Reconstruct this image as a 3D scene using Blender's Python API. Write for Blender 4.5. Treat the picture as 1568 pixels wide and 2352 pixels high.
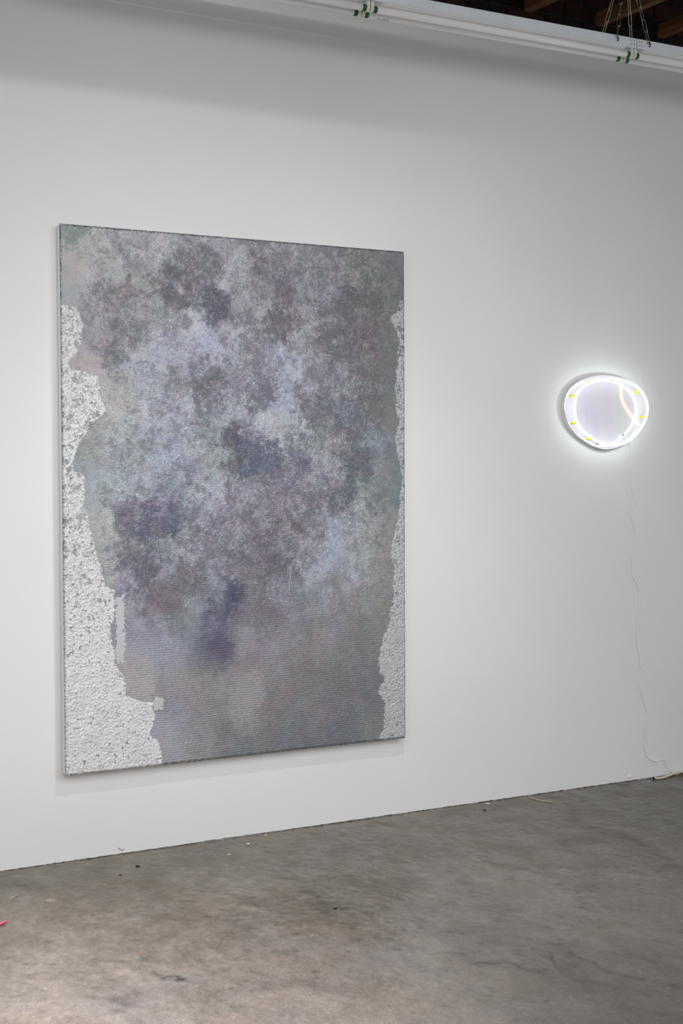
import bpy, bmesh, math, random
import numpy as np
from mathutils import Vector, Matrix

for o in list(bpy.data.objects):
    bpy.data.objects.remove(o)
sc = bpy.context.scene
COL = sc.collection
random.seed(7)

# ------------------------------------------------------------------ camera
F = 3266.7                                   # focal length in pixels of the 1568 x 2352 frame (50 mm on 24 x 36)
W, Hh = 1568.0, 2352.0
ax = np.array([5848.0, 127.0, -F]); ax /= np.linalg.norm(ax)
az = np.array([-424.0, 103524.0, F]); az -= ax * (ax @ az); az /= np.linalg.norm(az)
ay = np.cross(az, ax)
RW = np.array([ax, ay, az])                  # world = RW @ cam
CAM = np.array([0.0, -5.20806, 1.5])
cam = bpy.data.cameras.new('camera')
cam.sensor_fit = 'VERTICAL'; cam.sensor_height = 36.0; cam.sensor_width = 24.0
cam.lens = F / Hh * 36.0
cam.clip_start = 0.05; cam.clip_end = 60
cob = bpy.data.objects.new('camera', cam); COL.objects.link(cob)
M4 = Matrix.Identity(4)
for i in range(3):
    for j in range(3):
        M4[i][j] = float(RW[i, j])
    M4[i][3] = float(CAM[i])
cob.matrix_world = M4
sc.camera = cob

def ray(px, py):
    px = np.asarray(px, float); py = np.asarray(py, float)
    d = np.stack([px - W / 2, -(py - Hh / 2), -F * np.ones_like(px)], -1) / F
    return d @ RW.T
def wall_pt(px, py, y=0.0):
    """point of the vertical plane at depth y that a sight line through the pixel meets"""
    d = ray(px, py); t = (y - CAM[1]) / d[..., 1]
    return CAM + d * t[..., None]
def floor_pt(px, py, z=0.0):
    d = ray(px, py); t = (z - CAM[2]) / d[..., 2]
    return CAM + d * t[..., None]

# ------------------------------------------------------------------ world, lights, exposure
sc.view_settings.view_transform = 'Standard'
sc.view_settings.look = 'None'
sc.view_settings.gamma = 1.0
sc.view_settings.use_curve_mapping = False
sc.view_settings.exposure = 0.06
world = bpy.data.worlds.new('world'); sc.world = world
world.use_nodes = True
bg = world.node_tree.nodes['Background']
bg.inputs[0].default_value = (0.955, 0.975, 1.0, 1)
bg.inputs[1].default_value = 0.71

def aim(o, target):
    d = Vector(target) - o.location
    o.rotation_euler = d.to_track_quat('-Z', 'Y').to_euler()
def spot(name, loc, target, power, angle, blend, radius, color=(1, 1, 1)):
    l = bpy.data.lights.new(name, 'SPOT'); l.energy = power; l.spot_size = math.radians(angle)
    l.spot_blend = blend; l.shadow_soft_size = radius; l.color = color
    o = bpy.data.objects.new(name, l); COL.objects.link(o); o.location = loc; aim(o, target)
    return o
def point(name, loc, power, radius, color):
    l = bpy.data.lights.new(name, 'POINT'); l.energy = power; l.shadow_soft_size = radius; l.color = color
    o = bpy.data.objects.new(name, l); COL.objects.link(o); o.location = loc
    return o
# the small spot whose crisp shadow the painting throws down and to both sides
spot('spotlight_painting', (2.43, -1.66, 3.12), (2.43, -0.13, 0.0), 66, 80, 1.0, 0.012, (1.0, 1.0, 0.985))
# the broad wash from the lamps over the middle of the gallery
spot('spotlight_wash', (0.3, -3.5, 3.0), (2.05, 0, 0.95), 285, 96, 1.0, 1.8, (0.99, 1.0, 1.0))
spot('spotlight_wash_far', (3.6, -4.6, 3.0), (3.0, 0, 0.9), 285, 74, 1.0, 1.2, (1.0, 1.0, 0.99))
# the rear lamp: an added bar cuts its light off along the wall top
spot('spotlight_rear', (1.6, -3.6, 3.32), (1.9, 0, 2.3), 62, 66, 1.0, 0.03, (1.0, 0.99, 0.97))
# light pool of a lamp over the floor left of the camera, and the pink neon work standing there
spot('spotlight_floor', (-0.1, -2.7, 3.1), (0.8, -1.85, 0), 1150, 52, 1.0, 0.15, (1.0, 0.955, 1.03))
point('pink_neon_light', (0.1, -1.9, 0.6), 5.0, 0.15, (1.0, 0.30, 0.40))
point('red_neon_light', (5.12, -0.12, 2.12), 0.22, 0.05, (1.0, 0.25, 0.2))

# ------------------------------------------------------------------ helpers
def lin(c):
    c = np.asarray(c, float)
    if c.max() > 1.0: c = c / 255.0
    return np.where(c <= 0.04045, c / 12.92, ((c + 0.055) / 1.055) ** 2.4)
def rgba(c):
    l = lin(c); return (float(l[0]), float(l[1]), float(l[2]), 1.0)

def obj(name, verts, faces, mat=None, parent=None, smooth=False):
    me = bpy.data.meshes.new(name)
    me.from_pydata([tuple(map(float, v)) for v in verts], [], [tuple(f) for f in faces])
    me.update()
    return link(name, me, mat, parent, smooth)
def link(name, me, mat=None, parent=None, smooth=False):
    if mat: me.materials.append(mat)
    if smooth:
        me.polygons.foreach_set('use_smooth', np.ones(len(me.polygons), bool))
    o = bpy.data.objects.new(name, me); COL.objects.link(o)
    if parent:
        o.parent = parent
        o.matrix_parent_inverse = Matrix.Translation(-parent.location)
    return o
def from_bm(name, bm, mat=None, parent=None, smooth=False):
    bmesh.ops.recalc_face_normals(bm, faces=bm.faces)
    me = bpy.data.meshes.new(name); bm.to_mesh(me); bm.free()
    return link(name, me, mat, parent, smooth)
def thing(name, label, cat, loc, group=None):
    o = bpy.data.objects.new(name, None); COL.objects.link(o); o.location = loc
    o.empty_display_size = 0.05
    return tag(o, label, cat, group)
def tag(o, label=None, cat=None, group=None, kind=None):
    if label: o['label'] = label
    if cat: o['category'] = cat
    if group: o['group'] = group
    if kind: o['kind'] = kind
    return o
def bm_box(bm, lo, hi, bev=0.0):
    x0, y0, z0 = lo; x1, y1, z1 = hi
    vs = [bm.verts.new(p) for p in ((x0,y0,z0),(x1,y0,z0),(x1,y1,z0),(x0,y1,z0),(x0,y0,z1),(x1,y0,z1),(x1,y1,z1),(x0,y1,z1))]
    fs = [bm.faces.new([vs[i] for i in q]) for q in ((0,3,2,1),(4,5,6,7),(0,1,5,4),(1,2,6,5),(2,3,7,6),(3,0,4,7))]
    if bev > 0:
        es = list({e for f in fs for e in f.edges})
        bmesh.ops.bevel(bm, geom=es, offset=bev, segments=2, affect='EDGES', profile=0.5)
def box(name, lo, hi, mat, parent=None, bev=0.0):
    bm = bmesh.new(); bm_box(bm, lo, hi, bev); return from_bm(name, bm, mat, parent)
def catmull(pts, n, closed=False):
    p = np.asarray(pts, float); m = len(p); out = []
    segs = m if closed else m - 1
    for i in range(segs):
        if closed: a, b, c, d = p[(i-1) % m], p[i], p[(i+1) % m], p[(i+2) % m]
        else: a, b, c, d = p[max(i-1,0)], p[i], p[i+1], p[min(i+2,m-1)]
        for k in range(n):
            t = k / n
            out.append(0.5*((2*b)+(-a+c)*t+(2*a-5*b+4*c-d)*t*t+(-a+3*b-3*c+d)*t**3))
    if not closed: out.append(p[-1])
    return np.array(out)
def sweep(path, r, sides=10, closed=False):
    """round tube along a path -> verts, faces"""
    p = np.asarray(path, float); n = len(p)
    rr = np.broadcast_to(np.asarray(r, float), (n,))
    V = []; Fc = []
    if closed: T = np.roll(p, -1, 0) - np.roll(p, 1, 0)
    else: T = np.gradient(p, axis=0)
    T /= np.linalg.norm(T, axis=1)[:, None] + 1e-12
    up = np.array([0.0, 0, 1.0])
    if abs(T[0] @ up) > 0.9: up = np.array([0, 1.0, 0])
    nrm = up - T[0] * (T[0] @ up); nrm /= np.linalg.norm(nrm)
    for i in range(n):
        nrm = nrm - T[i] * (T[i] @ nrm); nrm /= np.linalg.norm(nrm)
        b = np.cross(T[i], nrm)
        for k in range(sides):
            a = 2*math.pi*k/sides
            V.append(p[i] + rr[i]*(math.cos(a)*nrm + math.sin(a)*b))
    segs = n if closed else n - 1
    for i in range(segs):
        j = (i + 1) % n
        for k in range(sides):
            l = (k + 1) % sides
            Fc.append((i*sides+k, i*sides+l, j*sides+l, j*sides+k))
    if not closed:
        Fc.append(tuple(range(sides))[::-1]); Fc.append(tuple((n-1)*sides + k for k in range(sides)))
    return V, Fc
def tube(name, path, r, mat, parent=None, sides=10, closed=False):
    v, f = sweep(path, r, sides, closed); return obj(name, v, f, mat, parent, True)
def prism_x(name, prof, x0, x1, mat, parent=None):
    """profile in (y, z) swept along x"""
    n = len(prof)
    V = [(x0, y, z) for y, z in prof] + [(x1, y, z) for y, z in prof]
    Fc = [(i, (i+1) % n, n+(i+1) % n, n+i) for i in range(n)] + [tuple(range(n))[::-1], tuple(range(n, 2*n))]
    bm = bmesh.new(); vs = [bm.verts.new(v) for v in V]
    for f in Fc: bm.faces.new([vs[i] for i in f])
    return from_bm(name, bm, mat, parent)

# numpy noise
def fft_noise(shape, beta, seed, lo=1.0, hi=1e9, aniso=(1.0, 1.0), cell=1.0):
    """random field of unit variance, amplitude ~ k^-beta between lo and hi cycles per metre"""
    r = np.random.default_rng(seed)
    kz = np.fft.fftfreq(shape[0], cell)[:, None] * aniso[0]
    kx = np.fft.rfftfreq(shape[1], cell)[None, :] * aniso[1]
    k = np.sqrt(kz**2 + kx**2)
    amp = np.where((k > 0), 1.0 / np.maximum(k, lo)**beta, 0) * np.exp(-(k / hi)**2) * (1 - np.exp(-(k / (lo*0.7))**2))
    ph = r.normal(size=k.shape) + 1j * r.normal(size=k.shape)
    f = np.fft.irfft2(ph * amp, s=shape)
    f -= f.mean(); return f / (f.std() + 1e-9)
def sst(a, b, x):
    t = np.clip((x - a) / (b - a), 0, 1); return t*t*(3-2*t)
def seg_dist(X, Y, pts):
    """distance of grid points from a polyline"""
    d = np.full(X.shape, 1e9)
    for (x0, y0), (x1, y1) in zip(pts[:-1], pts[1:]):
        vx, vy = x1-x0, y1-y0; L = vx*vx+vy*vy + 1e-12
        t = np.clip(((X-x0)*vx + (Y-y0)*vy)/L, 0, 1)
        d = np.minimum(d, np.hypot(X-x0-t*vx, Y-y0-t*vy))
    return d
def grid_mesh(name, P, mat, parent=None, cols=None, extra=None, mask=None, smooth=True):
    """P (ny, nx, 3) -> quad grid mesh with a colour attribute"""
    ny, nx = P.shape[:2]
    idx = np.arange(ny*nx).reshape(ny, nx)
    q = np.stack([idx[:-1, :-1], idx[:-1, 1:], idx[1:, 1:], idx[1:, :-1]], -1).reshape(-1, 4)
    V = P.reshape(-1, 3)
    C = None if cols is None else cols.reshape(-1, 3)
    E = {} if extra is None else {k: v.reshape(-1) for k, v in extra.items()}
    if mask is not None:
        q = q[mask[:-1, :-1].reshape(-1)]
        used = np.unique(q); remap = np.full(ny*nx, -1); remap[used] = np.arange(len(used))
        q = remap[q]; V = V[used]
        if C is not None: C = C[used]
        E = {k: v[used] for k, v in E.items()}
    me = bpy.data.meshes.new(name)
    me.vertices.add(len(V)); me.vertices.foreach_set('co', V.astype(np.float32).ravel())
    me.loops.add(q.size); me.loops.foreach_set('vertex_index', q.astype(np.int32).ravel())
    me.polygons.add(len(q)); me.polygons.foreach_set('loop_start', (np.arange(len(q))*4).astype(np.int32))
    me.update(calc_edges=True)
    if C is not None:
        a = me.color_attributes.new('pigment', 'FLOAT_COLOR', 'POINT')
        a.data.foreach_set('color', np.concatenate([C, np.ones((len(C), 1))], 1).astype(np.float32).ravel())
    for k, v in E.items():
        a = me.attributes.new(k, 'FLOAT', 'POINT'); a.data.foreach_set('value', v.astype(np.float32))
    return link(name, me, mat, parent, smooth)

# ------------------------------------------------------------------ materials
def mat(name, color=(200,200,200), rough=0.6, metal=0.0, spec=0.5, **kw):
    m = bpy.data.materials.new(name); m.use_nodes = True
    b = m.node_tree.nodes['Principled BSDF']
    b.inputs['Base Color'].default_value = rgba(color)
    b.inputs['Roughness'].default_value = rough
    b.inputs['Metallic'].default_value = metal
    b.inputs['Specular IOR Level'].default_value = spec
    for k, v in kw.items():
        b.inputs[k.replace('_', ' ')].default_value = v
    return m
def nn(m, t, **kw):
    n = m.node_tree.nodes.new(t)
    for k, v in kw.items(): setattr(n, k, v)
    return n
def lk(m, a, b): m.node_tree.links.new(a, b)
def bsdf(m): return m.node_tree.nodes['Principled BSDF']
def noise(m, scale, detail=4, rough=0.55, coord=None, dist=0.0):
    n = nn(m, 'ShaderNodeTexNoise'); n.inputs['Scale'].default_value = scale
    n.inputs['Detail'].default_value = detail; n.inputs['Roughness'].default_value = rough
    n.inputs['Distortion'].default_value = dist
    if coord is not None: lk(m, coord, n.inputs['Vector'])
    return n.outputs['Fac']
def ramp(m, fac, stops):
    r = nn(m, 'ShaderNodeValToRGB'); e = r.color_ramp.elements
    e[0].position, e[0].color = stops[0][0], rgba(stops[0][1])
    e[1].position, e[1].color = stops[-1][0], rgba(stops[-1][1])
    for p, c in stops[1:-1]:
        x = e.new(p); x.color = rgba(c)
    lk(m, fac, r.inputs[0]); return r.outputs[0]
def bump(m, h, strength, dist, prev=None):
    b = nn(m, 'ShaderNodeBump'); b.inputs['Strength'].default_value = strength
    b.inputs['Distance'].default_value = dist; lk(m, h, b.inputs['Height'])
    if prev is not None: lk(m, prev, b.inputs['Normal'])
    return b.outputs[0]
def geo(m): return nn(m, 'ShaderNodeNewGeometry').outputs['Position']
def mulcol(m, a, b, fac=1.0):
    x = nn(m, 'ShaderNodeMix', data_type='RGBA', blend_type='MULTIPLY'); x.inputs[0].default_value = fac
    lk(m, a, x.inputs[6]); lk(m, b, x.inputs[7]); return x.outputs[2]

# white wall paint
m_wall = mat('wall_paint', (232, 232, 231), 0.75, spec=0.25)
p = geo(m_wall)
lk(m_wall, ramp(m_wall, noise(m_wall, 1.3, 3, 0.5, p), [(0.3, (230,230,229)), (0.7, (235,235,234))]), bsdf(m_wall).inputs['Base Color'])
lk(m_wall, bump(m_wall, noise(m_wall, 240, 3, 0.6, p), 0.12, 0.002, bump(m_wall, noise(m_wall, 9, 3, 0.5, p), 0.10, 0.01)), bsdf(m_wall).inputs['Normal'])
m_patch = mat('plaster_patch', (238, 238, 236), 0.8)
# concrete floor, colour from the mesh attribute
m_floor = mat('concrete', (130,120,110), 0.55, spec=0.35)
a = nn(m_floor, 'ShaderNodeAttribute', attribute_name='pigment')
p = geo(m_floor)
g1 = ramp(m_floor, noise(m_floor, 190, 3, 0.7, p), [(0.32, (196,196,196)), (0.5, (232,232,232)), (0.7, (255,255,255))])
lk(m_floor, mulcol(m_floor, a.outputs['Color'], g1), bsdf(m_floor).inputs['Base Color'])
lk(m_floor, ramp(m_floor, noise(m_floor, 6, 4, 0.6, p), [(0.3, (0.42*255,)*3), (0.7, (0.66*255,)*3)]), bsdf(m_floor).inputs['Roughness'])
lk(m_floor, bump(m_floor, noise(m_floor, 60, 4, 0.6, p), 0.10, 0.004), bsdf(m_floor).inputs['Normal'])
# painting
def paint_mat(name, rough, metal, spec, lines, b1, d1):
    m = mat(name, (128,128,128), rough, metal, spec)
    a = nn(m, 'ShaderNodeAttribute', attribute_name='pigment'); p = geo(m)
    lk(m, a.outputs['Color'], bsdf(m).inputs['Base Color'])
    n = bump(m, noise(m, 300, 3, 0.7, p), b1, d1)
    if lines:
        at = nn(m, 'ShaderNodeAttribute', attribute_name='ridge')
        lk(m, bump(m, at.outputs['Fac'], 1.0, 0.0012, n), bsdf(m).inputs['Normal'])
    else:
        lk(m, n, bsdf(m).inputs['Normal'])
    return m
m_paint = paint_mat('grey_violet_paint', 0.55, 0.0, 0.4, True, 0.35, 0.0025)
m_crust = paint_mat('silvery_crust', 0.42, 0.15, 0.5, False, 0.45, 0.003)
m_canvas = mat('white_canvas', (226, 228, 226), 0.8)
p = geo(m_canvas); lk(m_canvas, bump(m_canvas, noise(m_canvas, 500, 2, 0.5, p), 0.2, 0.001), bsdf(m_canvas).inputs['Normal'])
# lamp
m_housing = mat('lamp_enamel', (232, 237, 243), 0.45)
p = geo(m_housing); lk(m_housing, ramp(m_housing, noise(m_housing, 5, 4, 0.6, p), [(0.3, (226,232,239)), (0.7, (236,241,246))]), bsdf(m_housing).inputs['Base Color'])
m_cover = mat('lamp_cover_enamel', (246, 246, 246), 0.4)
m_tube = mat('frosted_tube_glass', (250, 249, 247), 0.3, spec=0.5)
m_green = mat('green_end_band', (0, 92, 48), 0.35)
m_socket = mat('socket_plastic', (228, 226, 214), 0.45)
m_dark = mat('dark_hole', (24, 24, 30), 0.7)
m_print = mat('tube_print', (70, 70, 72), 0.7)
m_chain = mat('zinc_chain', (176, 172, 160), 0.38, 0.9)
# old brick and timber; brick and boards carry the gloom overhead in their colour
def brick_mat(name, c1, c2, c3):
    m = mat(name, c1, 0.92, spec=0.2); p = geo(m)
    f = noise(m, 26, 5, 0.7, p)
    lk(m, ramp(m, f, [(0.3, c1), (0.55, c2), (0.78, c3)]), bsdf(m).inputs['Base Color'])
    lk(m, bump(m, noise(m, 45, 5, 0.7, p), 0.9, 0.01), bsdf(m).inputs['Normal']); return m
m_bricks = [brick_mat('dimmed_brick', (28,17,15), (44,22,18), (42,33,27)), brick_mat('red_brick', (30,16,14), (44,22,18), (40,31,25)),
            brick_mat('dark_brick', (17,12,11), (27,17,15), (32,27,22))]
m_mortar = brick_mat('old_mortar', (30,26,21), (44,38,32), (76,66,52))
def wood_mat(name, c1, c2, c3):
    m = mat(name, c1, 0.8, spec=0.25)
    mp = nn(m, 'ShaderNodeMapping'); mp.inputs['Scale'].default_value = (60, 3.0, 60); lk(m, geo(m), mp.inputs[0])
    f = noise(m, 1.0, 6, 0.65, mp.outputs[0], 0.4)
    lk(m, ramp(m, f, [(0.3, c1), (0.5, c2), (0.72, c3)]), bsdf(m).inputs['Base Color'])
    lk(m, bump(m, f, 0.5, 0.004), bsdf(m).inputs['Normal']); return m
m_wood = wood_mat('old_rafter_wood', (62,41,27), (98,66,43), (128,94,64))
m_boards = wood_mat('dark_roof_boards', (12,9,8), (18,14,11), (26,20,16))
# neon
m_neon = mat('neon_white', (255,255,255), 0.3)
bsdf(m_neon).inputs['Emission Color'].default_value = (0.86, 1.0, 0.985, 1); bsdf(m_neon).inputs['Emission Strength'].default_value = 9.0
m_box = mat('white_box_enamel', (226, 228, 226), 0.5)
m_mirror = mat('dichroic_mirror', (222, 216, 240), 0.025, 0.66)
p = geo(m_mirror)
mp = nn(m_mirror, 'ShaderNodeMapping'); mp.inputs['Scale'].default_value = (9.0, 1, 0.8); lk(m_mirror, p, mp.inputs[0])
lk(m_mirror, ramp(m_mirror, noise(m_mirror, 1.6, 2, 0.4, mp.outputs[0], 0.3), [(0.28, (224,221,247)), (0.42, (236,229,243)), (0.52, (240,232,237)), (0.6, (232,234,232)), (0.75, (226,224,246))]), bsdf(m_mirror).inputs['Base Color'])
m_lime = mat('lime_glass', (222, 235, 20), 0.3, Emission_Strength=0.0)
m_clear = mat('clear_glass', (236, 246, 244), 0.08, Transmission_Weight=0.75, IOR=1.45)
m_orange = mat('neon_orange', (255,150,110), 0.3)
bsdf(m_orange).inputs['Emission Color'].default_value = (1.0, 0.55, 0.36, 1); bsdf(m_orange).inputs['Emission Strength'].default_value = 2.2
m_cord = mat('white_cord', (242, 243, 241), 0.5)
m_cord2 = mat('cream_cord', (214, 204, 188), 0.55)
m_chip = mat('white_paint_chip', (240, 238, 232), 0.7)
m_crumb = mat('dark_crumb', (40, 34, 28), 0.85)
m_pink = mat('pink_plastic', (226, 96, 128), 0.5)
m_stick = mat('pale_wood_sliver', (196, 180, 158), 0.7)
m_hair = mat('grey_fibre', (110, 110, 108), 0.8)

# ------------------------------------------------------------------ setting: wall
XW0, XW1, ZTOP = -3.2, 7.6, 3.44
rw = np.random.default_rng(3)
xs = np.concatenate([np.linspace(XW0, 1.2, 20)[:-1], np.arange(1.2, 5.2, 0.012), np.linspace(5.2, XW1, 12)])
jag = 0.0022 + 0.0013*np.abs(rw.normal(size=len(xs))) + 0.0012*np.sin(xs*3.1)*(xs < 3.0)
bm = bmesh.new()
lowf = [bm.verts.new((x, 0, j)) for x, j in zip(xs, jag)]
upf = [bm.verts.new((x, 0, ZTOP)) for x in xs]
lowb = [bm.verts.new((x, 0.016, j)) for x, j in zip(xs, jag)]
upb = [bm.verts.new((x, 0.016, ZTOP)) for x in xs]
for i in range(len(xs)-1):
    bm.faces.new((lowf[i], lowf[i+1], upf[i+1], upf[i])); bm.faces.new((lowb[i], upb[i], upb[i+1], lowb[i+1]))
    bm.faces.new((lowf[i], lowb[i], lowb[i+1], lowf[i+1])); bm.faces.new((upf[i], upf[i+1], upb[i+1], upb[i]))
wall = from_bm('wall_back', bm, m_wall)
tag(wall, 'tall white painted gallery wall carrying the painting and the neon', None, None, 'structure')
wall['label'] = 'tall white painted gallery wall behind the painting and the neon'
# plaster patch low on the wall
pc = wall_pt(1445, 1783)
pts = [(-.016,-.004),(-.006,-.009),(.012,-.008),(.017,.002),(.010,.008),(.003,.005),(-.003,.009),(-.012,.006)]
V = [(pc[0]+a, -0.0005, pc[2]+b) for a, b in pts] + [(pc[0]+a*.7, -0.004, pc[2]+b*.7) for a, b in pts]
n = len(pts)
obj('plaster_patch', V, [(i, (i+1) % n, n+(i+1) % n, n+i) for i in range(n)] + [tuple(range(n, 2*n))], m_patch, wall)

# brick wall above the white boarding, bricks one by one
YB = 0.075
bw = box('wall_upper', (XW0, YB, 3.30), (XW1, YB+0.2, 4.3), m_mortar)
tag(bw, 'dark brick wall above the white boarding under the roof', None, None, 'structure')
rb = random.Random(5)
protos = []
for k in range(6):
    b = bmesh.new(); bm_box(b, (-0.101, -0.012, -0.031), (0.101, 0.02, 0.031), 0.006)
    for v in b.verts:
        v.co += Vector((rb.uniform(-.004,.004), rb.uniform(-.004,.003), rb.uniform(-.003,.003)))
    me = bpy.data.meshes.new('brick'); bmesh.ops.recalc_face_normals(b, faces=b.faces); b.to_mesh(me); b.free()
    me.materials.append(m_bricks[k % 3]); protos.append(me)
for r_ in range(9):
    z = 3.385 + r_*0.074
    for c_ in range(11):
        x = 3.05 + c_*0.216 + (0.108 if r_ % 2 else 0)
        o = bpy.data.objects.new('brick', rb.choice(protos)); COL.objects.link(o)
        o.parent = bw
        o.location = (x, YB + rb.uniform(-.004, .006), z + rb.uniform(-.002, .002))
        o.rotation_euler = (0, rb.uniform(-.012, .012), rb.uniform(-.02, .02))

# roof: boards, rafters at right angles to the wall, a purlin the lamps hang from
ceil = thing('ceiling', 'dark timber roof boards high above the gallery', None, (2, -3, 3.95))
ceil['kind'] = 'structure'
for k in range(24):
    x0 = XW0 + k*0.45
    box('roof_board', (x0, -8.0, 3.95 + 0.004*(k % 3)), (x0+0.444, 0.074, 3.985 + 0.004*(k % 3)), m_boards, ceil)
RZ = 3.47
for k, (px, py) in enumerate([(1040, 8), (1208, 40), (1372, 72), (1512, 99)]):
    e = wall_pt(px, py, YB)
    bm = bmesh.new(); n = 14
    sec = [(-.019, 0), (.019, 0), (.019, .062), (-.019, .062)]
    rings = []
    for i in range(n+1):
        y = YB - 0.005 - 6.5*i/n if i else YB - 0.004
        rings.append([bm.verts.new((e[0]+a+rb.uniform(-.003,.003), y, e[2]+0.02+c+rb.uniform(-.003,.003))) for a, c in sec])
    for i in range(n):
        for j in range(4):
            bm.faces.new((rings[i][j], rings[i][(j+1)%4], rings[i+1][(j+1)%4], rings[i+1][j]))
    bm.faces.new(rings[0]); bm.faces.new(rings[-1][::-1])
    ro = from_bm('rafter', bm, m_wood, ceil)

# ------------------------------------------------------------------ setting: floor
fx = np.concatenate([np.linspace(-3.2, 0.8, 24)[:-1], np.arange(0.8, 5.1, 0.0075), np.linspace(5.1, 7.6, 14)])
fy = np.concatenate([np.linspace(-8.0, -2.7, 30)[:-1], np.arange(-2.7, 0.03, 0.0075)])
FX, FY = np.meshgrid(fx, fy)
cell = 0.0075; gx0, gy0, gnx, gny = 0.8, -2.7, 574, 366
def fsample(field):
    ix = np.clip(((FX-gx0)/cell), 0, gnx-1).astype(int); iy = np.clip(((FY-gy0)/cell), 0, gny-1).astype(int)
    return field[iy, ix]
nb = fsample(fft_noise((gny, gnx), 1.5, 11, 0.7, 60, (1.5, 1.0), cell))
nm = fsample(fft_noise((gny, gnx), 1.0, 12, 3.5, 75, (1.35, 0.85), cell))
nf = fsample(fft_noise((gny, gnx), 0.4, 13, 14.0, 110, (1.2, 0.85), cell))
wx = 0.03*fsample(fft_noise((gny, gnx), 1.6, 14, 2.0, 60, (1, 1), cell)); wy = 0.02*fsample(fft_noise((gny, gnx), 1.6, 15, 2.0, 60, (1, 1), cell))
base = np.array([119, 108, 93.0]); pale_concrete = np.array([138, 129, 119.0])
val = 1.0 + 0.045*nb + 0.045*nm + 0.040*nf
warm = 0.012*fsample(fft_noise((gny, gnx), 1.4, 16, 1.5, 40, (1, 1), cell))
def fpl(pts):
    q = floor_pt([a for a, b in pts], [b for a, b in pts]); return [(v[0], v[1]) for v in q]
scuffs_shade = [  # (points in the photograph, half width m, darkness)
    ([(1004,1905),(1084,1897),(1174,1887),(1234,1880)], .012, .12), ([(1104,1920),(1164,1930),(1209,1942),(1239,1943)], .012, .16),
    ([(1319,1899),(1374,1902),(1414,1912),(1459,1932),(1494,1950),(1540,1990)], .022, .18), ([(1420,1840),(1469,1845),(1568,1850)], .02, .12),
    ([(874,1965),(934,1977),(984,1992),(1044,2025)], .016, .12), ([(1094,1975),(1134,1985),(1174,1987),(1214,2000)], .012, .22),
    ([(999,2192),(1044,2185),(1084,2187)], .006, .22), ([(1104,2215),(1159,2210),(1209,2230),(1235,2232)], .014, .22),
    ([(1304,2195),(1344,2205),(1409,2235),(1568,2265)], .014, .2), ([(1244,2185),(1264,2217)], .003, .25),
    ([(310,1985),(430,1995),(475,2002),(485,2015)], .012, .12), ([(450,2035),(500,2052),(540,2060),(590,2075)], .02, .12),
    ([(690,2035),(725,2060),(745,2095),(755,2120)], .022, .13), ([(320,1970),(400,1957),(490,1955)], .01, .12),
    ([(800,1940),(900,1942),(1000,1948),(1080,1960)], .012, .12), ([(843,1980),(862,1993),(880,1998)], .003, .25),
    ([(1320,1860),(1420,1866),(1520,1885),(1568,1905)], .018, .1), ([(1230,1990),(1290,1990),(1330,2000)], .01, .16),
    ([(1045,2000),(1060,2015),(1075,2030)], .03, .12), ([(1250,2200),(1290,2240),(1340,2260)], .01, .12),
    ([(1300,2045),(1380,2050),(1420,2064)], .008, .16), ([(1120,2160),(1200,2170),(1280,2165)], .02, .1),
    ([(340,2235),(380,2242),(410,2244)], .012, .22), ([(370,2245),(405,2246)], .018, .2), ([(240,2205),(285,2208)], .014, .14), ([(400,2248),(460,2254)], .01, .12),
    ([(150,2290),(240,2296),(300,2310)], .02, .1), ([(250,2325),(275,2322)], .014, .16), ([(640,2260),(720,2262),(780,2275)], .02, .12),
    ([(1560,1786),(1568,1790)], .02, .3)]  # the corner mark paints in the shade beside the cord
for pts, wd, k in scuffs_shade:
    pl = fpl(pts); d = seg_dist(FX+0.45*wx, FY+0.45*wy, pl)
    val -= 1.6*k*np.exp(-(d/wd)**2)*(0.75+0.45*nf.clip(-1.2, 1.2))
lights_ = [([(105,2072),(112,2071)], .012, .5), ([(120,2066),(134,2068)], .012, .75), ([(128,2064),(135,2065)], .006, .5), ([(604,2146),(625,2148)], .02, .2),
           ([(440,2112),(480,2118)], .02, .12), ([(860,2125),(950,2122),(1000,2118)], .05, .12), ([(900,2150),(960,2148)], .05, .08), ([(118,2088),(140,2092)], .02, .1), ([(118,2118),(150,2122)], .015, .12)]
for pts, wd, k in lights_:
    d = seg_dist(FX+0.3*wx, FY+0.3*wy, fpl(pts))
    val += k*np.exp(-(d/wd)**2)*np.clip(0.35+0.6*nf, 0, 1.4)
# paler concrete away from the wall; the floor darkens towards the right
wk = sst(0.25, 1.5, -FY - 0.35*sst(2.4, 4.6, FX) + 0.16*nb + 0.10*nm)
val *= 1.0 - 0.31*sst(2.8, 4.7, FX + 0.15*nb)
# small dark specks
rs = np.random.default_rng(21)
spots = [(1290,2034),(1285,2031),(1300,2042),(1330,2060),(1340,2075),(1337,2083),(1445,2004),(1404,2018),(1362,2010),(1328,2050),(940,2004),(1060,2143),(928,2137),(803,2186),(725,2247),(722,2232),(786,2087),(530,2271),(1512,2000),(1465,2032),(1356,2046),(1290,2105),(824,2158),(213,2102),(120,2215),(60,2214),(1252,2226),(276,2010),(1112,1861),(1255,2300),(1020,2310),(690,1975),(770,1997),(430,2070)]
for sx, sy in spots:
    q = floor_pt(sx, sy); d = np.hypot((FX-q[0])*0.7, FY-q[1]); val -= 0.42*np.exp(-(d/0.007)**2)
for k in range(150):
    q = (rs.uniform(1.0, 5.0), rs.uniform(-2.5, 0)); d2 = ((FX-q[0])*0.7)**2 + (FY-q[1])**2
    val += rs.choice([-0.14, -0.1, 0.1])*np.exp(-d2/(rs.uniform(.004, .008)**2))
fc = (lin(base/255.0)*(1-wk[..., None]) + lin(pale_concrete/255.0)*wk[..., None])*np.clip(val, 0.25, 1.9)[..., None]**1.6
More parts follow.
